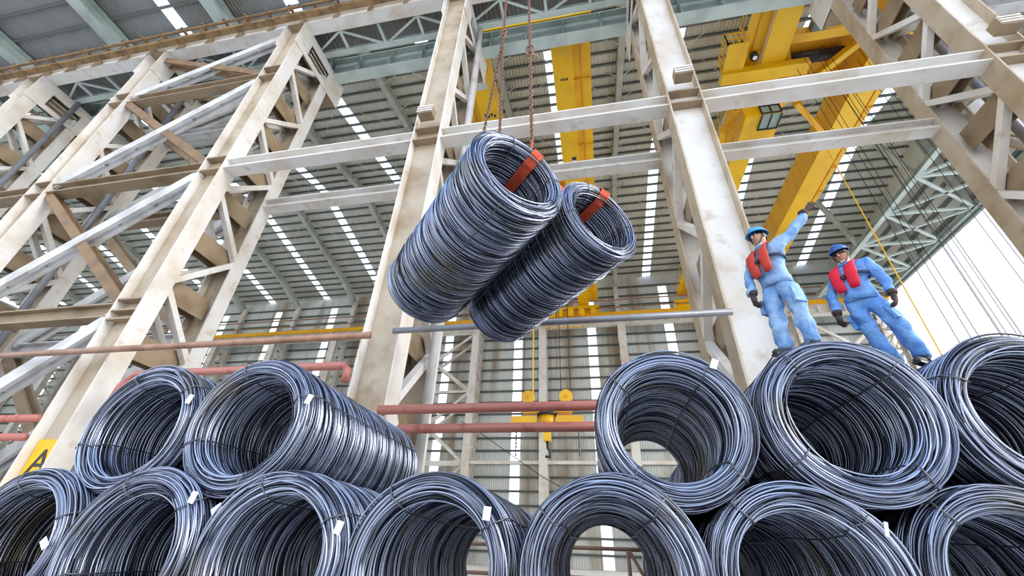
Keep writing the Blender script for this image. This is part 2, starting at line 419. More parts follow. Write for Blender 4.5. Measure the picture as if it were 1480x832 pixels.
# tie beams between the columns
BN = ['between the two columns at far left', 'between the second and third columns from the left', 'across the cross-braced bay left of the sign column',
      'from the sign column to the column behind the hanging coils', 'running behind the chains in the middle bay', 'crossing in front of the right yellow crane', 'off the upper right column']
for i in range(6):
    a, b = CX[i] + .5, CX[i + 1] - .5
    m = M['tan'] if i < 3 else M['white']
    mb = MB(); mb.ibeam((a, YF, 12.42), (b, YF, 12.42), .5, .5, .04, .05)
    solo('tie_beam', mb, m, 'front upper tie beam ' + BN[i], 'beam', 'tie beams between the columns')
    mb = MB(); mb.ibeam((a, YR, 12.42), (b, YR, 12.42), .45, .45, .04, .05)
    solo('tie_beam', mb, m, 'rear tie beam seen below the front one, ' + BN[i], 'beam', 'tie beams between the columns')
mb = MB(); mb.ibeam((CX[6] + .5, YR, 12.4), (CX[6] + 14, YR, 12.4), .45, .45); solo('tie_beam', mb, M['white'], 'white rear tie beam leaving the upper right column to the right edge', 'beam', 'tie beams between the columns')
# braced bays: struts and crossed diagonals in front and rear planes
def braced(x0, x1, where, levels=(22.7, 18.75, 12.42, 6.0, -.6)):
    a, b = x0 + .52, x1 - .52
    for zz, nm in ((18.75, 'upper'), (6.0, 'lower')):
        for y, pn in ((YF, 'front'), (YR, 'rear')):
            mb = MB(); mb.ibeam((a, y, zz), (b, y, zz), .42, .5, .04, .05)
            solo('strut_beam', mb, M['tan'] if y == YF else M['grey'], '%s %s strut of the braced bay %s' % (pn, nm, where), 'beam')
    names = ['top', 'second', 'third', 'bottom']
    for k in range(4):
        zt, zb = levels[k] - .25, levels[k + 1] + .25
        for y, pn in ((YF, 'front'), (YR, 'rear')):
            mb = MB()
            for dy in (-.14, .14): mb.bar((a, y + dy, zb), (b, y + dy, zt), .12, .44)
            for q in range(7):
                f = (q + .5) / 7; c = Vector((lerp(a, b, f), y, lerp(zb, zt, f))); mb.box(c.x - .1, c.x + .1, y - .17, y + .17, c.z - .04, c.z + .04)
            solo('diagonal_brace', mb, M['grey'], 'white diagonal rising right, %s plane, %s panel, bay %s' % (pn, names[k], where), 'brace')
            mb = MB()
            for dy in (-.17, .17): mb.bar((a, y + dy + .04, zt), (b, y + dy + .04, zb), .09, .34)
            solo('diagonal_brace', mb, M['brown'] if y == YF else M['tan'], 'shaded diagonal falling right, %s plane, %s panel, bay %s' % (pn, names[k], where), 'brace')
braced(CX[2], CX[3], 'beside the sign column')
braced(CX[6], CX[7] , 'right of the corner column')

# crane girders and walkways over the columns
mb = MB(); mb.ibeam((XL, 9.0, 23.55), (XR, 9.0, 23.55), .6, 1.1, .05, .06)
t = solo('crane_girder', mb, M['white'], 'pale crane girder lying on the column heads along the near side', 'girder')
mb = MB()
for k in range(60):
    x = XL + 1.95 * k
    if x < XR: mb.box(x - .02, x + .02, 8.72, 8.97, 23.06, 24.04)
mb_o = link('web_stiffener', mb.mesh('web_stiffener', M['tan']), t); mb_o['kind'] = 'stuff'
t = thing('crane_rail', 'rusty brown runway rail with busbars over the left columns', 'rail', (0, 8.3, 22.9))
mb = MB(); mb.box(XL, XR, 8.15, 8.45, 22.95, 23.2); part('rail_beam', mb, M['rail'], t)
mb = MB(); mb.box(XL, XR, 8.0, 8.06, 23.3, 23.45); part('busbar', mb, M['brown'], t)
mb = MB(); mb.box(XL, XR, 7.85, 7.9, 23.05, 23.12); part('busbar', mb, M['rail'], t)
mb = MB()
for k in range(90):
    x = XL + 1.3 * k
    mb.box(x - .06, x + .06, 7.8, 8.5, 23.2, 23.3)
    if k % 2: mb.box(x - .04, x + .04, 7.95, 8.02, 22.7, 23.4)
part('bracket', mb, M['brown'], t)['kind'] = 'stuff'
t = thing('crane_girder', 'pale green crane girder carrying the yellow cranes behind the columns', 'girder', (0, 11.6, 22.7))
mb = MB(); mb.ibeam((XL, 11.6, 23.5), (XR, 11.6, 23.5), .62, 1.6, .05, .06); part('beam', mb, M['teal'], t)
mb = MB()
for k in range(60):
    x = XL + 1.95 * k
    mb.box(x - .02, x + .02, 11.3, 11.57, 22.76, 24.24)
part('web_stiffener', mb, M['teal'], t)['kind'] = 'stuff'
mb = MB(); mb.box(XL, XR, 11.5, 11.7, 24.3, 24.45); part('rail', mb, M['rail'], t)
# horizontal truss between the girders
t = thing('walkway_truss', 'flat lattice truss of thin pale bars between the two crane girders', 'truss', (0, 10.4, 22.7))
mb = MB(); mb.channel((XL, 10.4, 23.14), (XR - .4, 10.4, 23.14), .3, .25); part('chord', mb, M['teal'], t)
for k in range(52):
    x = XL + 2.175 * k
    mb = MB()
    mb.bar((x, 9.34, 23.1), (x, 10.4, 23.1), .14, .12); part('web_bar', mb, M['teal'], t)
    mb = MB()
    if k % 2: mb.bar((x, 9.34, 23.1), (x + 2.175, 10.4, 23.1), .1, .1)
    else: mb.bar((x, 10.4, 23.1), (x + 2.175, 9.34, 23.1), .1, .1)
    part('web_bar', mb, M['teal'], t)
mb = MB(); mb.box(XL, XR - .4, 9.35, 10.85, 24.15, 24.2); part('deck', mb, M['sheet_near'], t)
# far runway
t = thing('crane_girder', 'far crane girder with orange rail along the back wall', 'girder', (0, 42.3, 21.6))
mb = MB(); mb.ibeam((XL, 42.3, 22.15), (XR, 42.3, 22.15), .6, 1.0, .05, .06); part('beam', mb, M['white'], t)
mb = MB()
for k in range(95):
    x = XL + 1.22 * k
    if x < XR: mb.box(x - .03, x + .03, 41.98, 42.27, 21.7, 22.6)
part('web_stiffener', mb, M['white'], t)['kind'] = 'stuff'
mb = MB(); mb.box(XL, XR, 41.75, 42.4, 22.67, 23.1); part('rail', mb, M['amber'], t)
mb = MB(); mb.box(XL, XR, 41.5, 41.6, 23.5, 23.6); part('busbar', mb, M['rail'], t)
mb = MB(); mb.bar((XL, 41.4, 24.4), (XR, 41.4, 24.4), .12, .12); part('handrail', mb, M['brown_pipe'], t)
# wind truss at the gable
t = thing('wind_truss', 'pale green horizontal wind truss along the top of the white opening', 'truss', (26, 26, 23.2))
for x in (23.15, 29.2):
    mb = MB(); mb.ibeam((x, 12.2, 23.3), (x, 41.4, 23.3), .4, .4); part('chord', mb, M['teal'], t)
mb = MB(); mb.box(29.25, 29.5, 11.7, 45, 22.9, 23.15); part('door_header', mb, M['girt'], t)
for k in range(8):
    y = 13.4 + 3.95 * k
    for p, q in (((23.15, y, 23.3), (29.2, y, 23.3)), ((23.15, y, 23.3), (29.2, y + 3.95, 23.3)), ((29.2, y, 23.3), (23.15, y + 3.95, 23.3))):
        if max(p[1], q[1]) > 41.3: continue
        mb = MB(); mb.bar(p, q, .2, .18); part('web_bar', mb, M['teal'], t)
for y in (17.3, 25.2, 33.1):
    mb = MB(); mb.ibeam((23.15, y, 23.4), (20.9, y, roof_z(y)), .3, .35); part('hanger', mb, M['rafter'], t)

# pipes on the columns
def pipe(name, pts, r, m, label): 
    mb = MB(); mb.tube(pts, r, 12); return solo(name, mb, m, label, 'pipe', smooth=True)
pipe('red_pipe', [(-4.75, 8.62, 2.62), (3.0, 8.62, 2.62)], .105, M['red_pipe'], 'upper red pipe between the middle columns in front of the yellow hook block')
pipe('red_pipe', [(-4.2, 8.62, 2.2), (3.0, 8.62, 2.2)], .1, M['red_pipe'], 'lower red pipe between the middle columns below the hook block')
pipe('red_pipe', [(-24, 8.62, 2.6), (-14.45, 8.62, 2.6)], .1, M['red_pipe'], 'upper red pipe reaching the sign column from the left edge')
pipe('red_pipe', [(-24, 8.62, 2.12), (-14.5, 8.62, 2.12)], .1, M['red_pipe'], 'lower red pipe reaching the sign column from the left edge')
pipe('red_pipe', [(-12.35, 8.62, 2.9), (-12.3, 8.62, 3.4), (-12.0, 8.62, 3.72), (-5.9, 8.62, 3.72), (-5.78, 8.62, 3.6), (-5.78, 8.62, 3.3)], .1, M['red_pipe'], 'red pipe with bent ends above the two upper left coils')
pipe('red_pipe', [(-8.2, 8.62, 3.03), (-5.9, 8.62, 3.03)], .1, M['red_pipe'], 'short red pipe just left of the middle column, below the bent one')
pipe('brown_pipe', [(-24, 8.45, 4.42), (-5.3, 8.45, 4.42)], .085, M['brown_pipe'], 'thin brown pipe crossing the left columns above the upper coils')
pipe('grey_pipe', [(-4.7, 8.45, 4.5), (3.0, 8.45, 4.5)], .075, M['pipe'], 'grey pipe behind the hanging coils in the middle bay')

# ------------------------------------------------------------------ yellow overhead cranes
def girder(x0, x1, z0, z1, t, side):
    """box girder with bottom flange lips; side = the face seen from the camera"""
    mb = MB(); mb.box(x0, x1, 12.2, 42.0, z0, z1); mb.box(x0 - .06, x1 + .06, 12.2, 42.0, z0 - .03, z0 + .03)
    g = part('box_girder', mb, M['yellow'], t)
    for k in range(15):
        y = 13.5 + 2 * k
        mb = MB(); xs = x1 if side > 0 else x0
        mb.box(xs - .015, xs + .015, y - .03, y + .03, z0 + .05, z1 - .02); link('seam', mb.mesh('seam', M['amber']), g, -Vector(t.location) * 0)
    return g
def walkway(x0, x1, zz, t, rail_x, k0=0):
    mb = MB()
    n = 12
    for k in range(n):
        y0 = 12.6 + 2.45 * k
        mb = MB(); mb.box(x0, x1, y0 + .03, y0 + 2.42, zz, zz + .06); part('walkway_plate', mb, M['yellow'], t)
        mb = MB(); mb.bar((x0, y0, zz - .05), (x1, y0, zz + .0), .08, .2); part('walkway_bracket', mb, M['amber'], t)
    mb = MB(); xm = (x0 + x1) / 2; mb.box(xm - .04, xm + .04, 12.6, 42, zz - .1, zz); part('walkway_rib', mb, M['amber'], t)
    mb = MB()
    for h in (.5, 1.0): mb.tube([(rail_x, 12.6, zz + h), (rail_x, 42, zz + h)], .03, 5)
    for k in range(20): mb.tube([(rail_x, 12.6 + 1.5 * k, zz), (rail_x, 12.6 + 1.5 * k, zz + 1.0)], .025, 5)
    part('railing', mb, M['yellow'], t)['kind'] = 'stuff'
c1 = thing('overhead_crane', 'yellow overhead crane with two girders behind the chains in the middle bay', 'crane', (-2.5, 27, 24.2))
girder(-.97, .10, 24.25, 26.3, c1, 1); walkway(.12, 1.18, 24.7, c1, 1.2)
girder(-5.95, -4.9, 24.25, 26.3, c1, 1); walkway(-7.0, -6.0, 24.7, c1, -7.0)
mb = MB(); mb.box(-7.0, 1.3, 11.3, 12.2, 24.5, 25.4); part('end_carriage', mb, M['yellow'], c1)
mb = MB(); mb.box(-7.0, 1.3, 41.9, 42.7, 23.0, 24.2); part('end_carriage', mb, M['yellow'], c1)
mb = MB(); mb.box(-5.85, -5.1, 13.7, 14.5, 24.18, 24.215); part('inspection_plate', mb, M['grey'], c1)
mb = MB(); mb.box(-6, -.5, 24.8, 27.4, 26.3, 27.0); part('trolley', mb, M['amber'], c1)
for k in range(3):
    mb = MB(); mb.box(-.62 + .16 * k, -.52 + .16 * k, 14.6, 14.75, 24.20, 24.215); part('stencil_mark', mb, M['ink'], c1)
for k in range(4):
    mb = MB(); mb.box(-5.75 + .2 * k, -5.62 + .2 * k, 16.2 + .12 * (k % 2), 16.4 + .12 * (k % 2), 24.20, 24.215); part('stencil_mark', mb, M['ink'], c1)
for k, m in enumerate(('ink', 'tag', 'ink')):
    mb = MB(); mb.box(-.35, -.05, 20.6 + .3 * k, 20.9 + .3 * k, 24.20, 24.215); part('number_plate', mb, M[m], c1)
for x in (-4.2, -3.4, -2.2, -1.0, .3):
    mb = MB(); mb.box(x, x + .6, 41.2, 41.9, 22.6 + .2 * (int(x * 10) % 2), 23.5); part('bumper', mb, M['yellow'], c1)
mb = MB(); mb.box(-4.4, -.6, 41.3, 41.5, 22.2, 22.35); mb.box(-4.4, -4.3, 41.3, 41.4, 21.2, 22.3); mb.box(-.7, -.6, 41.3, 41.4, 21.2, 22.3); mb.box(-4.4, -.6, 41.3, 41.4, 21.2, 21.3)
part('service_cage', mb, M['yellow'], c1)

c2 = thing('overhead_crane', 'large yellow overhead crane with cab and trolley at upper right', 'crane', (14, 27, 24.2))
girder(10.8, 11.95, 24.25, 26.6, c2, -1); walkway(9.7, 10.75, 24.7, c2, 9.65)
girder(16.55, 17.75, 24.25, 26.5, c2, -1); walkway(17.85, 18.6, 24.7, c2, 18.65)
mb = MB(); mb.box(9.4, 19, 11.3, 12.2, 24.5, 25.4); part('end_carriage', mb, M['yellow'], c2)
mb = MB(); mb.box(9.4, 19, 41.9, 42.7, 23.0, 24.2); part('end_carriage', mb, M['yellow'], c2)
mb = MB(); mb.box(10.74, 10.8, 12.3, 41, 24.4, 24.5); part('cable_rail', mb, M['tag'], c2)
# trolley frame between the girders
for y0, y1 in ((14.6, 15.1), (18.2, 18.7)):
    mb = MB(); mb.box(11.95, 16.5, y0, y1, 24.9, 25.5); part('trolley_beam', mb, M['yellow'], c2)
mb = MB(); mb.bar((16.3, 15.0, 24.7), (12.6, 18.6, 24.3), .35, .4); part('trolley_brace', mb, M['yellow'], c2)
mb = MB(); mb.bar((12.0, 15.0, 24.7), (13.6, 18.6, 24.4), .25, .3); part('trolley_brace', mb, M['amber'], c2)
mb = MB(); mb.box(12.2, 16.4, 15.1, 18.2, 26.0, 26.2); part('trolley_deck', mb, M['amber'], c2)
mb = MB(); mb.tube([(12.6, 16.5, 25.6), (15.8, 16.5, 25.6)], .35, 12); part('rope_drum', mb, M['dark'], c2, True)
mb = MB(); mb.box(13.2, 13.9, 14.2, 14.6, 24.9, 25.4); part('motor', mb, M['girt'], c2)
mb = MB(); mb.bar((13.6, 18.6, 24.3), (16.3, 21.4, 24.5), .3, .35); part('trolley_brace', mb, M['amber'], c2)
# operator cab hung below the left girder
mb = MB(); mb.box(10.0, 12.0, 17.6, 19.6, 22.3, 23.9); cab = part('cab', mb, M['yellow'], c2)
mb = MB(); mb.box(10.9, 11.95, 17.56, 17.6, 22.4, 23.5); mb.box(10.9, 11.9, 17.6, 18.6, 22.26, 22.3); w = part('cab', MB(), M['yellow'], c2) if False else link('cab_window', mb.mesh('cab_window', M['pane']), cab)
mb = MB()
for x in (10.87, 11.4, 11.93): mb.box(x - .03, x + .03, 17.5, 17.56, 22.35, 23.55)
for zz in (22.35, 23.0, 23.55): mb.box(10.84, 11.96, 17.5, 17.56, zz - .03, zz + .03)
mb.box(10.85, 11.95, 18.57, 18.65, 22.2, 22.26); mb.box(11.38, 11.44, 17.6, 18.6, 22.2, 22.26); mb.box(10.85, 10.92, 17.6, 18.6, 22.2, 22.26); mb.box(11.9, 11.97, 17.6, 18.6, 22.2, 22.26)
link('window_frame', mb.mesh('window_frame', M['dark']), cab)
mb = MB(); mb.box(9.5, 12.3, 19.6, 20.2, 22.4, 22.5); mb.bar((10.2, 18, 23.9), (10.2, 18, 24.6), .15, .15); mb.bar((11.8, 18, 23.9), (11.8, 18, 24.6), .15, .15); part('cab_hanger', mb, M['yellow'], c2)
mb = MB()
for k in range(9): mb.box(9.3, 9.8, 17.4 + .3 * k, 17.5 + .3 * k, 22.7 + .16 * k, 22.75 + .16 * k)
mb.bar((9.28, 17.3, 22.6), (9.28, 20.2, 24.2), .06, .12); mb.bar((9.82, 17.3, 22.6), (9.82, 20.2, 24.2), .06, .12)
part('cab_stair', mb, M['amber'], c2)['kind'] = 'stuff'
mb = MB()                                     # caged platform beside the walkway
bx0, bx1, by0, by1, bz = 8.6, 9.7, 14.0, 15.6, 23.9
mb.box(bx0, bx1, by0, by1, bz, bz + .05)
for h in (.5, 1.05):
    for p, q in (((bx0, by0), (bx1, by0)), ((bx0, by0), (bx0, by1)), ((bx0, by1), (bx1, by1))): mb.bar((*p, bz + h), (*q, bz + h), .06, .06)
for q in range(5):
    for p in ((lerp(bx0, bx1, q / 4), by0), (bx0, lerp(by0, by1, q / 4))): mb.bar((*p, bz), (*p, bz + 1.05), .05, .05)
part('platform_cage', mb, M['yellow'], c2)
mb = MB(); mb.box(8.6, 13.2, 15.6, 16.3, 23.7, 24.2); part('platform_beam', mb, M['yellow'], c2)
mb = MB(); mb.tube([(10.2, 15.0, 23.95), (10.2, 15.0, 24.3)], .22, 10); l = part('lamp_housing', mb, M['dark'], c2, True)
mb = MB(); mb.tube([(10.2, 15.0, 23.93), (10.2, 15.0, 23.95)], .12, 10); link('lamp_glass', mb.mesh('lamp_glass', M['tag']), l)
# hoist ropes hanging from the right crane
rr_ = random.Random(4)
for k in range(13):
    x = 12.6 + .38 * k; y = 15.3 + rr_.uniform(0, 2.6); m = 'sign' if k == 6 else 'dark'
    if m == 'sign': x, y = 14.0, 18.75
    mb = MB(); mb.tube([(x, y, 24.9), (x + .05, y + .02, .5)], .014 if m == 'dark' else .03, 5)
    solo('hoist_rope', mb, M[m], 'yellow hoist rope hanging under the right crane' if m == 'sign' else 'thin dark hoist rope hanging in a bundle under the right crane', 'rope', None if m == 'sign' else 'hoist ropes under the right crane')
# hook block with slewing spreader under the middle crane
hb = thing('hook_block', 'yellow hook block with slewing spreader and two sheaves before the back wall', 'hook block', (-2.95, 26, 6.6))
HX, HY, HZ = -2.95, 26.0, 8.3
for sx_ in (-1.2, 1.2):
    mb = MB(); mb.tube([(HX + sx_, HY - .1, HZ + .22), (HX + sx_, HY + .1, HZ + .22)], .42, 20); s_ = part('sheave', mb, M['yellow'], hb)
    mb = MB(); mb.tube([(HX + sx_, HY - .16, HZ + .22), (HX + sx_, HY - .1, HZ + .22)], .1, 10); link('hub', mb.mesh('hub', M['amber']), s_)
    mb = MB(); mb.box(HX + sx_ - .38, HX + sx_ + .38, HY - .25, HY + .25, HZ - .75, HZ - .3); part('sheave_bracket', mb, M['yellow'], hb)
mb = MB(); mb.box(HX - 1.5, HX + 1.5, HY - .3, HY + .3, HZ - .85, HZ - .55); part('cross_head', mb, M['yellow'], hb)
mb = MB(); mb.box(HX - .5, HX + .5, HY - .3, HY + .3, HZ - .6, HZ - .2); part('head_plate', mb, M['yellow'], hb)
mb = MB(); mb.tube([(HX, HY, HZ - 1.0), (HX, HY, HZ - .86)], .62, 24); part('slewing_ring', mb, M['dark'], hb, True)
mb = MB(); mb.tube([(HX, HY, HZ - 1.6), (HX, HY, HZ - 1.0)], .5, 20); part('hub_drum', mb, M['amber'], hb, True)
for sx_ in (-1, 1):
    mb = MB(); mb.box(min(HX + sx_ * .6, HX + sx_ * 2.2), max(HX + sx_ * .6, HX + sx_ * 2.2), HY - .3, HY + .3, HZ - 1.7, HZ - 1.05); part('arm', mb, M['yellow'], hb)
    mb = MB()
    for q in range(7): mb.tube([(HX + sx_ * 1.9, HY, HZ - 1.85 - .22 * q), (HX + sx_ * 1.9, HY, HZ - 2.02 - .22 * q)], .05, 6)
    part('chain_tail', mb, M['dark'], hb)
mb = MB(); mb.box(HX - .22, HX + .22, HY - .2, HY + .2, HZ - 2.5, HZ - 1.6); part('hook_shank', mb, M['yellow'], hb)
mb = MB(); mb.tube([(HX, HY, HZ - 2.5), (HX + .02, HY, HZ - 2.9), (HX + .2, HY, HZ - 3.1), (HX + .12, HY, HZ - 3.4), (HX - .12, HY, HZ - 3.35)], .08, 8); part('hook', mb, M['dark'], hb, True)
for i, dx in enumerate((-1.5, -.9, .9, 1.5)):
    mb = MB(); mb.tube([(HX + dx, HY, 26.35), (HX + dx, HY, HZ + .1)], .03 if i != 1 else .05, 5)
    part('rope', mb, M['dark'] if i != 1 else M['sign'], hb)
# slack cable in front of the back wall
mb = MB(); mb.tube([(-13.7, 42.02, 11.4), (-12.2, 41, 10.6), (-8.6, 40, 8.2), (-5, 40, 5.9), (-1.6, 40, 4.2), (1, 40, 3.3), (3.4, 42.02, 2.7)], .035, 5)
solo('cable', mb, M['dark'], 'thin black cable slanting down in front of the back wall', 'cable')
# guard rail in front of the back wall, seen through the lower coil
t = thing('guard_rail', 'brown tube guard rail seen through the lower middle coils', 'railing', (0, 9.6, FL))
for zz in (.16, -.32):
    mb = MB(); mb.tube([(-4.4, 9.6, zz), (2.6, 9.6, zz)], .035, 8); part('rail', mb, M['brown_pipe'], t, True)
for x in (-1.75, .42, 2.4):
    mb = MB(); mb.tube([(x, 9.6, FL), (x, 9.6, .16)], .035, 8); part('post', mb, M['brown_pipe'], t, True)
mb = MB(); mb.tube([(.45, 9.6, .14), (1.0, 9.6, FL)], .03, 8); part('stay', mb, M['brown_pipe'], t, True)
mb = MB(); mb.box(-1.0, .1, 10.1, 10.7, FL, -.52); solo('floor_block', mb, M['sign'], 'yellow block on the floor seen through the lower middle coil', 'block')

# ------------------------------------------------------------------ wire rod coils
RO, RI, CL = .75, .535, 3.1
def coil_mesh(seed, nseg=84, nc=5):
    rng = np.random.default_rng(seed)
    th = np.linspace(0, 2 * np.pi, nseg, endpoint=False)
    rings = []                               # (r(th), y(th), x0, z0, wire radius, tone)
    def ring(r, y, off=.012, wav=.006, tilt=.02, w=.0092):
        p = rng.uniform(0, 2 * np.pi, 5)
        a = np.clip(rng.normal(0, wav, 3), -1.8 * wav, 1.8 * wav)
        rr = r + a[0] * np.cos(2 * th + p[0]) + a[1] * np.cos(3 * th + p[1]) + a[2] * .6 * np.cos(5 * th + p[4])
        yy = y + rng.normal(0, tilt) * np.cos(th + p[2]) + rng.normal(0, tilt * .5) * np.cos(2 * th + p[3])
        x0, z0 = np.clip(rng.normal(0, off, 2), -1.8 * off, 1.8 * off)
        rings.append((rr, yy, x0, z0, w, rng.beta(.7, .8)))
    n = 142
    for i in range(n):
        y = .06 + (CL - .12) * (i + .5) / n
        ring(RO - .012 - abs(rng.normal(0, .006)), y, .007, .004, .016)
        ring(RI + .012 + abs(rng.normal(0, .006)), y, .007, .004, .016)
    for i in range(40): ring(RO - .01 + rng.uniform(-.004, .004), rng.uniform(.1, CL - .1), .007, .005, .05)
    for end in (0, 1):
        for lay in range(3):
            k = (17, 16, 14)[lay]
            for i in range(k):
                t = (i + .5) / k
                r = RI + .012 + (RO - RI - .024) * t
                bul = .085 * math.sin(PI * t) ** .7 - .028 * lay
                y = -bul + .03 if end == 0 else CL + bul - .03
                ring(r + rng.normal(0, .004), y, .013 + .008 * (lay == 0), .007, .014)
    nr = len(rings)
    V = np.zeros((nr, nseg, nc, 3)); tone = np.zeros((nr, nseg, nc))
    ph = np.linspace(0, 2 * np.pi, nc, endpoint=False)
    for i, (rr, yy, x0, z0, w, tn) in enumerate(rings):
        R_ = rr[:, None] + w * np.cos(ph)[None, :]
        V[i, :, :, 0] = x0 + R_ * np.cos(th)[:, None]
        V[i, :, :, 2] = z0 + R_ * np.sin(th)[:, None]
        V[i, :, :, 1] = yy[:, None] + w * np.sin(ph)[None, :]
        tone[i] = tn
    V = V.reshape(-1, 3)
    idx = np.arange(nr * nseg * nc).reshape(nr, nseg, nc)
    a = idx; b = np.roll(idx, -1, 2); c = np.roll(b, -1, 1); d = np.roll(idx, -1, 1)
    F = np.stack([a, b, c, d], -1).reshape(-1, 4)
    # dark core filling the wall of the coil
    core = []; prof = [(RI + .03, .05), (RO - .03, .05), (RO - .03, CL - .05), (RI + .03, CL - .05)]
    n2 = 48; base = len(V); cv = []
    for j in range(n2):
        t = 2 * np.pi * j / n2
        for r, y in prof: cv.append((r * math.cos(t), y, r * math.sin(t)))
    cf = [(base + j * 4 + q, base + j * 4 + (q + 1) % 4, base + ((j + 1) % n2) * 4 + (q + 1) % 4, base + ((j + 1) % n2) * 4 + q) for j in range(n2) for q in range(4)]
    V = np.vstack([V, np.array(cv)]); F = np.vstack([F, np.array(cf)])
    me = bpy.data.meshes.new('wire_loops')
    me.vertices.add(len(V)); me.vertices.foreach_set('co', V.ravel())
    me.loops.add(len(F) * 4); me.loops.foreach_set('vertex_index', F.ravel().astype(np.int32))
    me.polygons.add(len(F)); me.polygons.foreach_set('loop_start', np.arange(0, len(F) * 4, 4, dtype=np.int32))
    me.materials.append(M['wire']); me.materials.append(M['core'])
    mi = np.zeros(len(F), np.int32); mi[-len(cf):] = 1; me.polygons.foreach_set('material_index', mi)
    me.polygons.foreach_set('use_smooth', np.r_[np.ones(len(F) - len(cf), bool), np.zeros(len(cf), bool)])
    at = me.attributes.new('tone', 'FLOAT', 'POINT'); at.data.foreach_set('value', np.r_[tone.ravel(), np.zeros(len(cv))].astype(np.float32))
    me.update(calc_edges=True); me.validate()
    return me
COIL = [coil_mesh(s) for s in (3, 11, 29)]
def bind_mesh(seed):
    """a tie wire round the wall of the coil, in the plane of angle 0"""
    rng = random.Random(seed); ro, ri = RO + .016, RI - .016
    p = [(ro, CL * .97), (ro + .004, CL * .6), (ro + .002, .5), (ro + .012, .12), (ro - .02, -.03), (.5 * (ro + ri), -.085), (ri + .03, -.04), (ri - .012, .1)]
    p += [(ri - .03, .5 + rng.random() * .2), (ri - .02, 1.3), (ri - .01, 2.2), (ri, CL * .97), (.5 * (ro + ri), CL + .09)]
    mb = MB(); mb.tube([(r, y, rng.uniform(-.03, .03)) for r, y in p], .0075, 6, closed=True); return mb.mesh('binding_wire', M['bind'], True)
BIND = [bind_mesh(s) for s in range(4)]
def tag_mesh():
    mb = MB(); mb.box(-.032, .032, -.004, .004, -.052, .052); me = mb.mesh('tag', M['tag']); return me
TAG = tag_mesh()
mb = MB()
for k in range(4): mb.box(-.022, .022 - .012 * (k % 2), -.006, -.004, .025 - .02 * k, .03 - .02 * k)
TAGP = mb.mesh('tag_print', M['grey'])
def coil(x, y, z, label, var, roll=0, angs=(35, 130, 215, 320), yaw=0, pitch=0, tags=(), group='wire rod coils in the stack'):
    t = thing('wire_rod_coil', label, 'coil', (x, y, z), group)
    t.rotation_euler = (pitch, 0, yaw)
    o = link('wire_loops', COIL[var], t); o.rotation_euler = (0, math.radians(roll), 0); o['kind'] = 'stuff'
    for i, a in enumerate(angs):
        b = link('binding_wire', BIND[(i + var) % 4], t); b.rotation_euler = (0, -math.radians(a), 0)
    for (r, a, yy, tilt, *sc) in tags:
        g = link('paper_tag', TAG, t, (r * math.cos(math.radians(a)), yy, r * math.sin(math.radians(a)))); g.rotation_euler = (0, tilt, 0); g['label'] = 'small white paper tag'; g.scale = (sc[0], 1, 1) if sc else (1, 1, 1)
        link('print', TAGP, g)
    return t
A = (48, 142, 228, 318)
coil(.74, 4.36, 1.13, 'upper coil left of the pointing worker, seen straight through to the back wall', 0, 0, (52, 140, 228, 318), tags=[(.74, 50, -.08, .4)])
coil(2.30, 4.36, 1.19, 'upper coil under the feet of the pointing worker', 1, 40, (125, 215, 305, 40))
coil(3.83, 4.40, 1.18, 'upper coil cut by the right edge, under the second worker', 2, 80, (150, 60, 250, 330))
coil(-3.76, 4.06, 1.13, 'second upper coil from the left with its long side in view', 1, 120, (112, 200, 290, 22), tags=[(.73, 18, -.05, .3)])
coil(-5.26, 4.10, 1.10, 'leftmost upper coil above the bottom row', 2, 200, (118, 200, 300, 40), tags=[(.7, 25, -.09, .2)])
coil(-5.98, 3.95, -.12, 'bottom coil in the lower left corner with a white tag', 0, 60, (110, 200, 25, 290), tags=[(.64, 5, -.12, -.9)])
coil(-4.47, 3.92, -.12, 'second bottom coil from the left, below the leftmost upper coil', 1, 230, (115, 200, 40, 290), tags=[(.75, 40, -.06, .2)])
coil(-2.97, 3.95, -.12, 'third bottom coil from the left, below the gap of the two upper left coils', 2, 150, (110, 200, 30, 290), tags=[(.72, 22, -.05, .25), (.78, 150, -.02, .9)])
coil(-1.48, 4.00, -.12, 'fourth bottom coil from the left with a tag on its right rim', 0, 300, (125, 30, 215, 305), tags=[(.66, 38, -.11, .1)])
coil(.03, 4.03, -.12, 'bottom middle coil with the yellow block and guard rail seen through it', 1, 10, (140, 48, 230, 320))
coil(1.59, 4.38, -.12, 'bottom coil under the gap of the two upper right coils', 2, 270, (130, 45, 215, 305), tags=[(.72, 33, -.09, .25, .4)])
coil(3.09, 4.40, -.12, 'bottom coil in the lower right corner', 0, 170, (128, 45, 215, 305))
coil(2.17, 7.75, 1.16, 'coil standing behind the one under the pointing worker, seen inside it', 0, 220)
coil(1.50, 7.72, -.12, 'coil behind the bottom row, under the gap of the upper right coils', 1, 33)
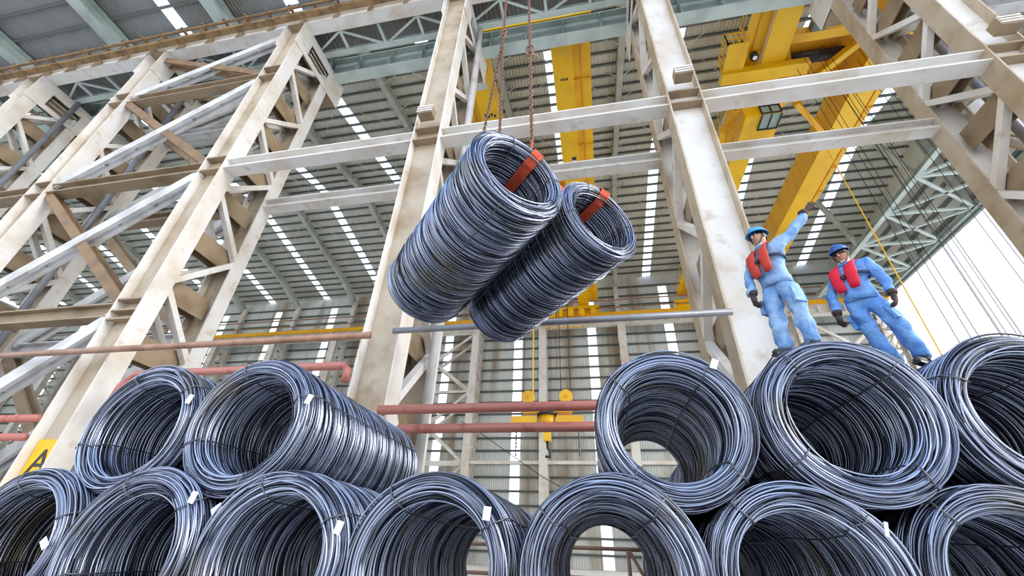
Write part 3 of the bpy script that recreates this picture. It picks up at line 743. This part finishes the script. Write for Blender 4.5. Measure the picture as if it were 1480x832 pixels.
# the two coils on the hoist
HYAW, HPIT = math.radians(43.4), math.radians(-4.2)
h1 = coil(-.80, 3.91, 4.39, 'left hanging coil, the nearer one lifted by the chains', 2, 40, (100, 20, 250, 330), HYAW, HPIT, group='coils lifted by the chains')
h2 = coil(.30, 5.14, 4.52, 'right hanging coil, lower and further from the lens', 1, 130, (110, 10, 200, 290), HYAW, HPIT, group='coils lifted by the chains')
def sling(t, ang, top, label):
    """orange webbing strap through the bore, over the front rim"""
    Rm = Matrix.Translation(t.location) @ t.rotation_euler.to_matrix().to_4x4()
    a = math.radians(ang); d = Vector((math.cos(a), 0, math.sin(a))); s = Vector((-math.sin(a), 0, math.cos(a)))
    path = [(RI - .03, CL + .05), (RI - .035, CL * .7), (RI - .035, 1.2), (RI - .035, .4), (RI - .03, .1), (RI + .04, -.06), (.5 * (RO + RI), -.105), (RO - .02, -.06), (RO + .03, .08), (RO + .07, .25)]
    mb = MB(); vs = []; w = .085
    pts = [Rm @ (d * r + Vector((0, y, 0))) for r, y in path]
    sw = (Rm.to_3x3() @ s)
    for i, p in enumerate(pts):
        tng = (pts[min(i + 1, len(pts) - 1)] - pts[max(i - 1, 0)]).normalized(); nn = tng.cross(sw)
        ww = w * (1 if i < len(pts) - 2 else .7)
        for a_, b_ in ((-1, -1), (1, -1), (1, 1), (-1, 1)): vs.append(p + sw * ww * a_ + nn * .012 * b_)
    n = len(pts); fs = [(i * 4 + q, i * 4 + (q + 1) % 4, (i + 1) * 4 + (q + 1) % 4, (i + 1) * 4 + q) for i in range(n - 1) for q in range(4)]
    fs += [(3, 2, 1, 0), tuple(range((n - 1) * 4, n * 4))]
    mb.add(vs, fs)
    return solo('lifting_sling', mb, M['sling'], label, 'sling'), pts
s1, p1s = sling(h1, 62, None, 'orange webbing sling through the bore of the left hanging coil')
s2, p2s = sling(h2, 78, None, 'orange webbing sling through the bore of the right hanging coil')
HOOKR = Vector((-.78, 4.75, 6.05))
mb = MB(); mb.tube([p1s[-1], (p1s[-1] + p2s[-1]) / 2 + Vector((0, .25, .08)), p2s[-1]], .075, 8, flat=(1, .25)); solo('lifting_sling', mb, M['sling'], 'orange webbing strap bridging the two hanging coils', 'sling')
# chains of separate links
def chain(a, b, name_parent, pitch=.085, r=.017, parent=None):
    a = Vector(a); b = Vector(b); d = b - a; n = max(2, int(d.length / pitch)); d.normalize()
    u = d.orthogonal().normalized(); w = d.cross(u); mb = MB()
    for i in range(n):
        c = a.lerp(b, (i + .5) / n); s_ = u if i % 2 else w
        h, q = pitch * .68, pitch * .34
        pts = []
        for k in range(8):
            t = 2 * PI * k / 8; pts.append(c + d * (h * math.cos(t)) + s_ * (q * math.sin(t)))
        mb.tube(pts, r, 5, closed=True)
    o = part(name_parent, mb, M['chain'], parent, True); o['kind'] = 'stuff'; return o
def ring_part(name, c, r, th, parent, ax='y'):
    mb = MB(); pts = [Vector(c) + Vector((math.cos(2 * PI * k / 14) * r, 0, math.sin(2 * PI * k / 14) * r * 1.3)) for k in range(14)]
    mb.tube(pts, th, 7, closed=True); return part(name, mb, M['chain'], parent, True)
def onray(px, py, Y):
    v = right * (px - 740) + down * (py - 416) + fwd * FPX; return v * (Y / v.y)
c0 = onray(736, -60, 5.7); c1_ = onray(728, 48, 5.75)
lc = thing('lifting_chain', 'rusty two-leg lifting chain on the left, above the hanging coils', 'chain', c1_)
chain(c0, c1_, 'links', parent=lc); chain(c1_ + Vector((.0, 0, -.25)), onray(699, 192, 6.0), 'links', parent=lc); chain(c1_ + Vector((.0, 0, -.25)), onray(722, 196, 5.8), 'links', parent=lc)
ring_part('master_ring', c1_ + Vector((0, 0, .06)), .085, .026, lc); ring_part('shackle', c1_ + Vector((-.01, 0, -.16)), .07, .03, lc)
d0 = onray(763, -60, 4.9); d1 = onray(766, 72, 4.9); d2 = onray(769, 208, 4.75)
rc = thing('lifting_chain', 'rusty single lifting chain on the right, above the hanging coils', 'chain', d1)
chain(d0, d1, 'links', parent=rc); chain(d1 + Vector((0, 0, -.25)), d2, 'links', parent=rc)
ring_part('master_ring', d1 + Vector((0, 0, .06)), .08, .026, rc); ring_part('shackle', d1 + Vector((0, 0, -.15)), .065, .03, rc)
mb = MB(); mb.tube([d2 + Vector((0, 0, .05)), p1s[-1] + Vector((0, 0, .02)), p1s[-2]], .05, 8, flat=(1, .3)); part('sling_eye', mb, M['sling'], rc, True)

# ------------------------------------------------------------------ people
def skin_mesh(name, verts, edges, radii, root=0, levels=2):
    me = bpy.data.meshes.new(name); me.from_pydata([tuple(v) for v in verts], edges, [])
    o = bpy.data.objects.new(name, me); COL.objects.link(o)
    o.modifiers.new('skin', 'SKIN')
    sv = me.skin_vertices[0].data if len(me.skin_vertices) else None
    if sv is None:
        me.attributes  # the modifier adds the layer
    for i, r in enumerate(radii):
        rr = r if isinstance(r, tuple) else (r, r)
        sv[i].radius = rr; sv[i].use_root = (i == root)
    ss = o.modifiers.new('sub', 'SUBSURF'); ss.levels = levels; ss.render_levels = levels
    dg = bpy.context.evaluated_depsgraph_get(); dg.update()
    out = bpy.data.meshes.new_from_object(o.evaluated_get(dg))
    COL.objects.unlink(o); bpy.data.objects.remove(o)
    out.name = name; return out
def smooth(me):
    me.polygons.foreach_set('use_smooth', [True] * len(me.polygons)); return me

def glove_mesh(wr, dirv, palm_n, name, curl=.3, spread=.35, side=1):
    """hand: palm and five separate fingers; wr wrist point, dirv towards the fingertips, palm_n palm normal"""
    wr = Vector(wr); d = Vector(dirv).normalized(); nrm = Vector(palm_n); nrm = (nrm - d * nrm.dot(d)).normalized(); s_ = d.cross(nrm) * side
    V = []; E = []; R_ = []
    def add(p, r, par=None):
        V.append(p); R_.append(r)
        if par is not None: E.append((par, len(V) - 1))
        return len(V) - 1
    w0 = add(wr - d * .03, (.036, .036)); w1 = add(wr + d * .02, (.034, .026), w0); pm = add(wr + d * .065, (.043, .024), w1)
    for i, (off, ln) in enumerate(((-.031, .075), (-.011, .09), (.011, .085), (.030, .068))):
        b = add(wr + d * .098 + s_ * off, .0125, pm); prev = b; p = V[b].copy(); ang = 0
        fd = (d + s_ * off * spread * 8).normalized()
        for q in range(3):
            ang += curl
            p = p + (fd * math.cos(ang) + nrm * math.sin(ang)) * ln / 3
            prev = add(p.copy(), .0115 - .0012 * q, prev)
    tb = add(wr + d * .04 - s_ * .035, .0155, w1); p = V[tb].copy()
    for q in range(2):
        p = p + (d * .75 - s_ * .55 + nrm * .25).normalized() * .036; tb = add(p.copy(), .0135 - .0015 * q, tb)
    return smooth(skin_mesh(name, V, E, R_, 0, 1))

def head_parts(t, c, face, up, mats, hel, goggles):
    """head centre c, facing unit vector, up vector: returns nothing, adds children to t"""
    f = Vector(face).normalized(); u = Vector(up); u = (u - f * u.dot(f)).normalized(); s_ = f.cross(u)   # s_ = person's right
    B = Matrix((s_, f, u)).transposed()
    def L(x, y, zz): return c + B @ Vector((x, y, zz))
    loc = Vector(t.location)
    def pt(name, mb, m, sm=True):
        return part(name, mb, m, t, sm)
    # helmet: dome, brim with a peak, ridge
    mb = MB(); nu = 24; rows = []
    for i in range(9):
        a = PI / 2 * i / 8
        rows.append([L(.106 * math.cos(a) * math.cos(2 * PI * j / nu), -.012 + .126 * math.cos(a) * math.sin(2 * PI * j / nu), .043 + .108 * math.sin(a) ** .9 if i else .043) for j in range(nu)])
    vs = [v for r in rows for v in r]; fs = [(i * nu + j, i * nu + (j + 1) % nu, (i + 1) * nu + (j + 1) % nu, (i + 1) * nu + j) for i in range(8) for j in range(nu)]
    mb.add(vs, fs); h = pt('helmet', mb, M[hel])
    mb = MB(); vs = []
    for j in range(nu):
        a = 2 * PI * j / nu; pk = max(0, math.sin(a)) ** 2 * .026
        for r0, zz in ((0, .052), (.017 + pk, .038 - pk * .2), (.017 + pk, .031 - pk * .2), (0, .042)):
            vs.append(L((.105 + r0) * math.cos(a), -.012 + (.125 + r0) * math.sin(a), zz))
    fs = [(j * 4 + q, ((j + 1) % nu) * 4 + q, ((j + 1) % nu) * 4 + (q + 1) % 4, j * 4 + (q + 1) % 4) for j in range(nu) for q in range(4)]
    mb.add(vs, fs); link('brim', mb.mesh('brim', M[hel], True), h)
    mb = MB(); mb.tube([L(0, .10, .095), L(0, .05, .139), L(0, -.02, .149), L(0, -.08, .125)], .014, 8); link('ridge', mb.mesh('ridge', M[hel], True), h)
    mb = MB(); mb.tube([L(.085, .025, .03), L(.078, .035, -.05), L(.03, .075, -.125), L(-.03, .075, -.125), L(-.078, .035, -.05), L(-.085, .025, .03)], .006, 6)
    mb.tube([L(.085, -.04, .03), L(.078, .03, -.05)], .005, 6); mb.tube([L(-.085, -.04, .03), L(-.078, .03, -.05)], .005, 6)
    link('chin_strap', mb.mesh('chin_strap', M['dark'], True), h)
    # face pieces
    mb = MB(); mb.tube([L(0, .088, .018), L(0, .104, -.012), L(0, .112, -.03), L(0, .092, -.04)], [.009, .012, .016, .010], 8); pt('nose', mb, M['skin'])
    for sg in (-1, 1):
        mb = MB(); mb.ball(L(sg * .077, -.008, -.012), .02, 10, 6, (.5, .9, 1.5)); pt('ear', mb, M['skin'])
        if not goggles:
            mb = MB(); mb.ball(L(sg * .030, .0745, .010), .0095, 10, 6); e_ = pt('eye', mb, M['tag'])
            mb = MB(); mb.ball(L(sg * .030, .081, .009), .0056, 8, 6); link('pupil', mb.mesh('pupil', M['dark'], True), e_)
            mb = MB(); mb.tube([L(sg * .014, .085, .027), L(sg * .032, .084, .032), L(sg * .05, .072, .027)], .0035, 6); pt('eyebrow', mb, M['dark'])
    mb = MB(); mb.tube([L(-.026, .086, -.065), L(0, .099, -.068), L(.026, .086, -.065)], [.004, .0075, .004], 6); pt('mouth', mb, mats['lip'])
    mb = MB(); mb.ball(L(0, -.042, .012), .086, 14, 8, (.92, .86, .95), v0=.25, v1=1.95); pt('hair', mb, M['dark'])
    if goggles:
        mb = MB(); pts = [L(.082 * math.cos(a), .015 + .085 * math.sin(a), .012) for a in np.linspace(.25, PI - .25, 11)]
        mb.tube(pts, .024, 8, flat=(1, .45), upv=u); pt('sunglasses', mb, M['lens'])

def worker(label, base, J, head, face, hup, cloth, vest, hel, goggles, gl, gr, front, group=None):
    """J: joints in world space"""
    t = thing('person', label, 'person', base)
    J = {k: Vector(v) for k, v in J.items()}
    c = Vector(head); f = Vector(face).normalized(); fr = Vector(front).normalized(); up = (J['neck'] - J['pelvis']).normalized()
    rt = fr.cross(up).normalized()            # person's right
    V = []; E = []; R_ = []; part_id = []
    def add(p, r, par=None, k=0):
        V.append(Vector(p)); R_.append(r); part_id.append(k)
        if par is not None: E.append((par, len(V) - 1))
        return len(V) - 1
    P = J['pelvis']; N = J['neck']
    pv = add(P, (.150, .118)); w = add(P.lerp(N, .25), (.152, .112), pv); ch = add(P.lerp(N, .58), (.172, .125), w); uc = add(P.lerp(N, .84), (.150, .105), ch)
    nk = add(N, (.062, .062), uc); h0 = add(lerp(N, c, .55) , (.062, .066), nk, 1)
    hc = add(c - f * .010 - Vector(hup) * .035, (.080, .094), h0, 1); ht = add(c - f * .006 + Vector(hup) * .05, (.082, .098), hc, 1)
    for S in 'LR':
        sh = add(J['sh' + S], (.082, .082), uc); m = add(J['sh' + S].lerp(J['el' + S], .5), (.068, .068), sh); el = add(J['el' + S], (.060, .060), m)
        m2 = add(J['el' + S].lerp(J['wr' + S], .5), (.056, .056), el); wr = add(J['wr' + S], (.050, .050), m2)
    for S in 'LR':
        hp = add(J['hip' + S], (.115, .115), pv); th = add(J['hip' + S].lerp(J['kn' + S], .5), (.108, .105), hp); kn = add(J['kn' + S], (.090, .088), th)
        cf = add(J['kn' + S].lerp(J['an' + S], .4), (.090, .088), kn); an = add(J['an' + S] + Vector((0, 0, .04)), (.084, .084), cf); a2 = add(J['an' + S] - Vector((0, 0, .01)), (.07, .07), an)
    me = skin_mesh('body', V, E, R_, 0, 2)
    me.materials.clear(); me.materials.append(M[cloth]); me.materials.append(M['skin'])
    mi = []
    for p in me.polygons:
        q = Vector(p.center); d = (q - N).dot((c - N).normalized()); r_ = ((q - N) - (c - N).normalized() * d).length
        mi.append(1 if (d > .015 and r_ < .14 and d < .5) else 0)
    me.polygons.foreach_set('material_index', mi); smooth(me)
    b = link('body', me, t, -Vector(base))
    # gentle cloth folds
    rng = np.random.default_rng(int(abs(base[0]) * 100)); co = np.zeros(len(me.vertices) * 3); me.vertices.foreach_get('co', co); co = co.reshape(-1, 3)
    no = np.zeros(len(me.vertices) * 3); me.vertices.foreach_get('normal', no); no = no.reshape(-1, 3)
    skin_v = np.zeros(len(co), bool)
    for p, m in zip(me.polygons, mi):
        if m:
            for i in p.vertices: skin_v[i] = True
    wav = np.zeros(len(co))
    for k in range(9):
        kd = rng.normal(size=3); kd *= rng.uniform(16, 60) / np.linalg.norm(kd); wav += np.sin(co @ kd + rng.uniform(0, 6))
    co += no * (wav * .0048 * (~skin_v))[:, None]; me.vertices.foreach_set('co', co.ravel()); me.update()
    # jacket hem
    hem = []; hz = P.lerp(N, .02)
    for j in range(20):
        a = 2 * PI * j / 20; hem.append(hz + rt * (.178 * math.cos(a)) + fr * (.146 * math.sin(a)) - up * .045)
    hem2 = [p + up * .10 + (hz - p) * .02 for p in hem]
    mb = MB(); n = 20; inn = [lerp(p, hz, .10) for p in hem]
    mb.add(hem + hem2 + inn, [(j, (j + 1) % n, (j + 1) % n + n, j + n) for j in range(n)] + [(j, j + 2 * n, (j + 1) % n + 2 * n, (j + 1) % n) for j in range(n)])
    part('jacket_hem', mb, M[cloth], t, True)
    mb = MB(); mb.tube([N + rt * (.068 * math.cos(a)) + fr * (.068 * math.sin(a)) + up * .0 for a in np.linspace(0, 2 * PI, 15)[:-1]], .026, 8, closed=True); part('collar', mb, M[cloth], t, True)
    mb = MB(); mb.tube([N + rt * (.064 * math.cos(a)) + fr * (.064 * math.sin(a)) + up * .035 for a in np.linspace(0, 2 * PI, 15)[:-1]], .018, 8, closed=True); part('neck_towel', mb, M['scarf'], t, True)
    # chest strap and horseshoe life vest
    C = P.lerp(N, .60)
    mb = MB(); mb.tube([C + rt * (.200 * math.cos(a)) + fr * (.158 * math.sin(a)) for a in np.linspace(0, 2 * PI, 25)[:-1]], .022, 8, closed=True, flat=(1, .35), upv=up); part('chest_strap', mb, M['strap'], t, True)
    for sg in (-1, 1):
        pts = [C - up * .19 + rt * (sg * .075) + fr * .150, C - up * .12 + rt * (sg * .085) + fr * .160, C + rt * (sg * .092) + fr * .165, C + up * .11 + rt * (sg * .095) + fr * .150, N + rt * (sg * .095) + fr * .075 - up * .01, N + rt * (sg * .080) - fr * .03 + up * .01, N - fr * .085 + up * .01]
        mb = MB(); mb.tube(pts, [.045, .058, .064, .060, .044, .034, .032], 10, flat=(.34, 1.12), upv=fr)
        part('life_vest', mb, M[vest], t, True)
    mb = MB(); mb.box(-.03, .03, -.012, .012, -.02, .02); bk = part('buckle', MB(), M['dark'], t) if False else link('buckle', mb.mesh('buckle', M['dark']), t, C - up * .02 + fr * .17 - Vector(base))
    # trouser pockets
    for S, sg in (('L', -1), ('R', 1)):
        q = J['hip' + S].lerp(J['kn' + S], .55) + rt * (sg * .085) + fr * .03; mb = MB(); d = (J['kn' + S] - J['hip' + S]).normalized()
        mb.bar(q - d * .09, q + d * .09, .035, .15, up=fr); part('cargo_pocket', mb, M[cloth], t)
    # boots
    for S in 'LR':
        a = J['an' + S]; fd = Vector((fr.x, fr.y, 0)).normalized(); sd = Vector((0, 0, -1))
        mb = MB(); g = Vector((a.x, a.y, a.z - .085))
        mb.tube([a + Vector((0, 0, .06)), a, a - Vector((0, 0, .045)) + fd * .01], [.062, .058, .058], 10)
        mb.tube([g + fd * -.075 + Vector((0, 0, .04)), g + fd * -.02 + Vector((0, 0, .045)), g + fd * .08 + Vector((0, 0, .04)), g + fd * .15 + Vector((0, 0, .036)), g + fd * .185 + Vector((0, 0, .03))], [.032, .046, .046, .042, .02], 10, upv=(0, 0, 1))
        bo = part('boot', mb, M['boot'], t, True)
        mb = MB(); mb.bar(g + fd * -.08 + Vector((0, 0, .008)), g + fd * .18 + Vector((0, 0, .008)), .085, .022); link('sole', mb.mesh('sole', M['dark']), bo)
    for (nm, kw) in (('glove', gl), ('glove', gr)):
        gm = glove_mesh(**kw, name='glove'); gm.materials.clear(); gm.materials.append(M['glove']); link('glove', gm, t, -Vector(base))
        wr = Vector(kw['wr']); d = Vector(kw['dirv']).normalized()
        mb = MB(); mb.tube([wr - d * .055, wr - d * .01], [.056, .05], 10); part('cuff', mb, M['glove'], t, True)
    head_parts(t, c, f, hup, dict(lip=M['lip']), hel, goggles)
    return t
ZT = 1.935                                    # standing level on top of the upper coils
# pointing worker
worker('worker in pale blue overalls and light blue helmet pointing up with one arm', (2.22, 4.64, ZT),
       dict(pelvis=(2.235, 4.66, 2.80), neck=(2.20, 4.63, 3.325), shL=(2.32, 4.48, 3.27), shR=(2.10, 4.80, 3.245), elL=(2.545, 4.44, 3.475), wrL=(2.70, 4.42, 3.67),
            elR=(2.0, 4.80, 2.98), wrR=(1.965, 4.74, 2.735), hipL=(2.295, 4.575, 2.75), hipR=(2.175, 4.735, 2.75), knL=(2.31, 4.555, 2.40), knR=(2.13, 4.73, 2.40), anL=(2.345, 4.60, 2.005), anR=(2.115, 4.73, 2.005)),
       (2.175, 4.60, 3.485), (-.86, -.50, -.08), (-.05, .02, 1), 'cloth', 'vest', 'helmet', False,
       dict(wr=(2.71, 4.42, 3.69), dirv=(.72, -.04, .70), palm_n=(-.3, -.9, .2), curl=.08, side=-1),
       dict(wr=(1.962, 4.735, 2.715), dirv=(-.05, -.15, -1), palm_n=(.9, .1, 0), curl=.45, side=1), (-.90, -.43, 0))
# second worker
worker('worker in blue overalls with dark blue helmet and sunglasses, both arms down', (3.40, 5.13, ZT),
       dict(pelvis=(3.33, 5.15, 2.80), neck=(3.325, 5.12, 3.30), shL=(3.46, 4.985, 3.245), shR=(3.205, 5.25, 3.22), elL=(3.57, 4.98, 2.96), wrL=(3.53, 4.92, 2.745),
            elR=(3.10, 5.28, 2.93), wrR=(3.06, 5.24, 2.67), hipL=(3.41, 5.09, 2.75), hipR=(3.26, 5.21, 2.75), knL=(3.53, 5.06, 2.38), knR=(3.33, 5.22, 2.38), anL=(3.64, 5.12, 2.005), anR=(3.45, 5.26, 2.0)),
       (3.295, 5.08, 3.455), (-.72, -.66, -.25), (-.12, .0, 1), 'cloth2', 'vest2', 'helmet2', True,
       dict(wr=(3.525, 4.915, 2.725), dirv=(-.12, -.1, -1), palm_n=(-.6, .5, 0), curl=.5, side=-1),
       dict(wr=(3.055, 5.235, 2.65), dirv=(-.1, -.15, -1), palm_n=(.9, .1, 0), curl=.4, side=1), (-.84, -.54, 0))
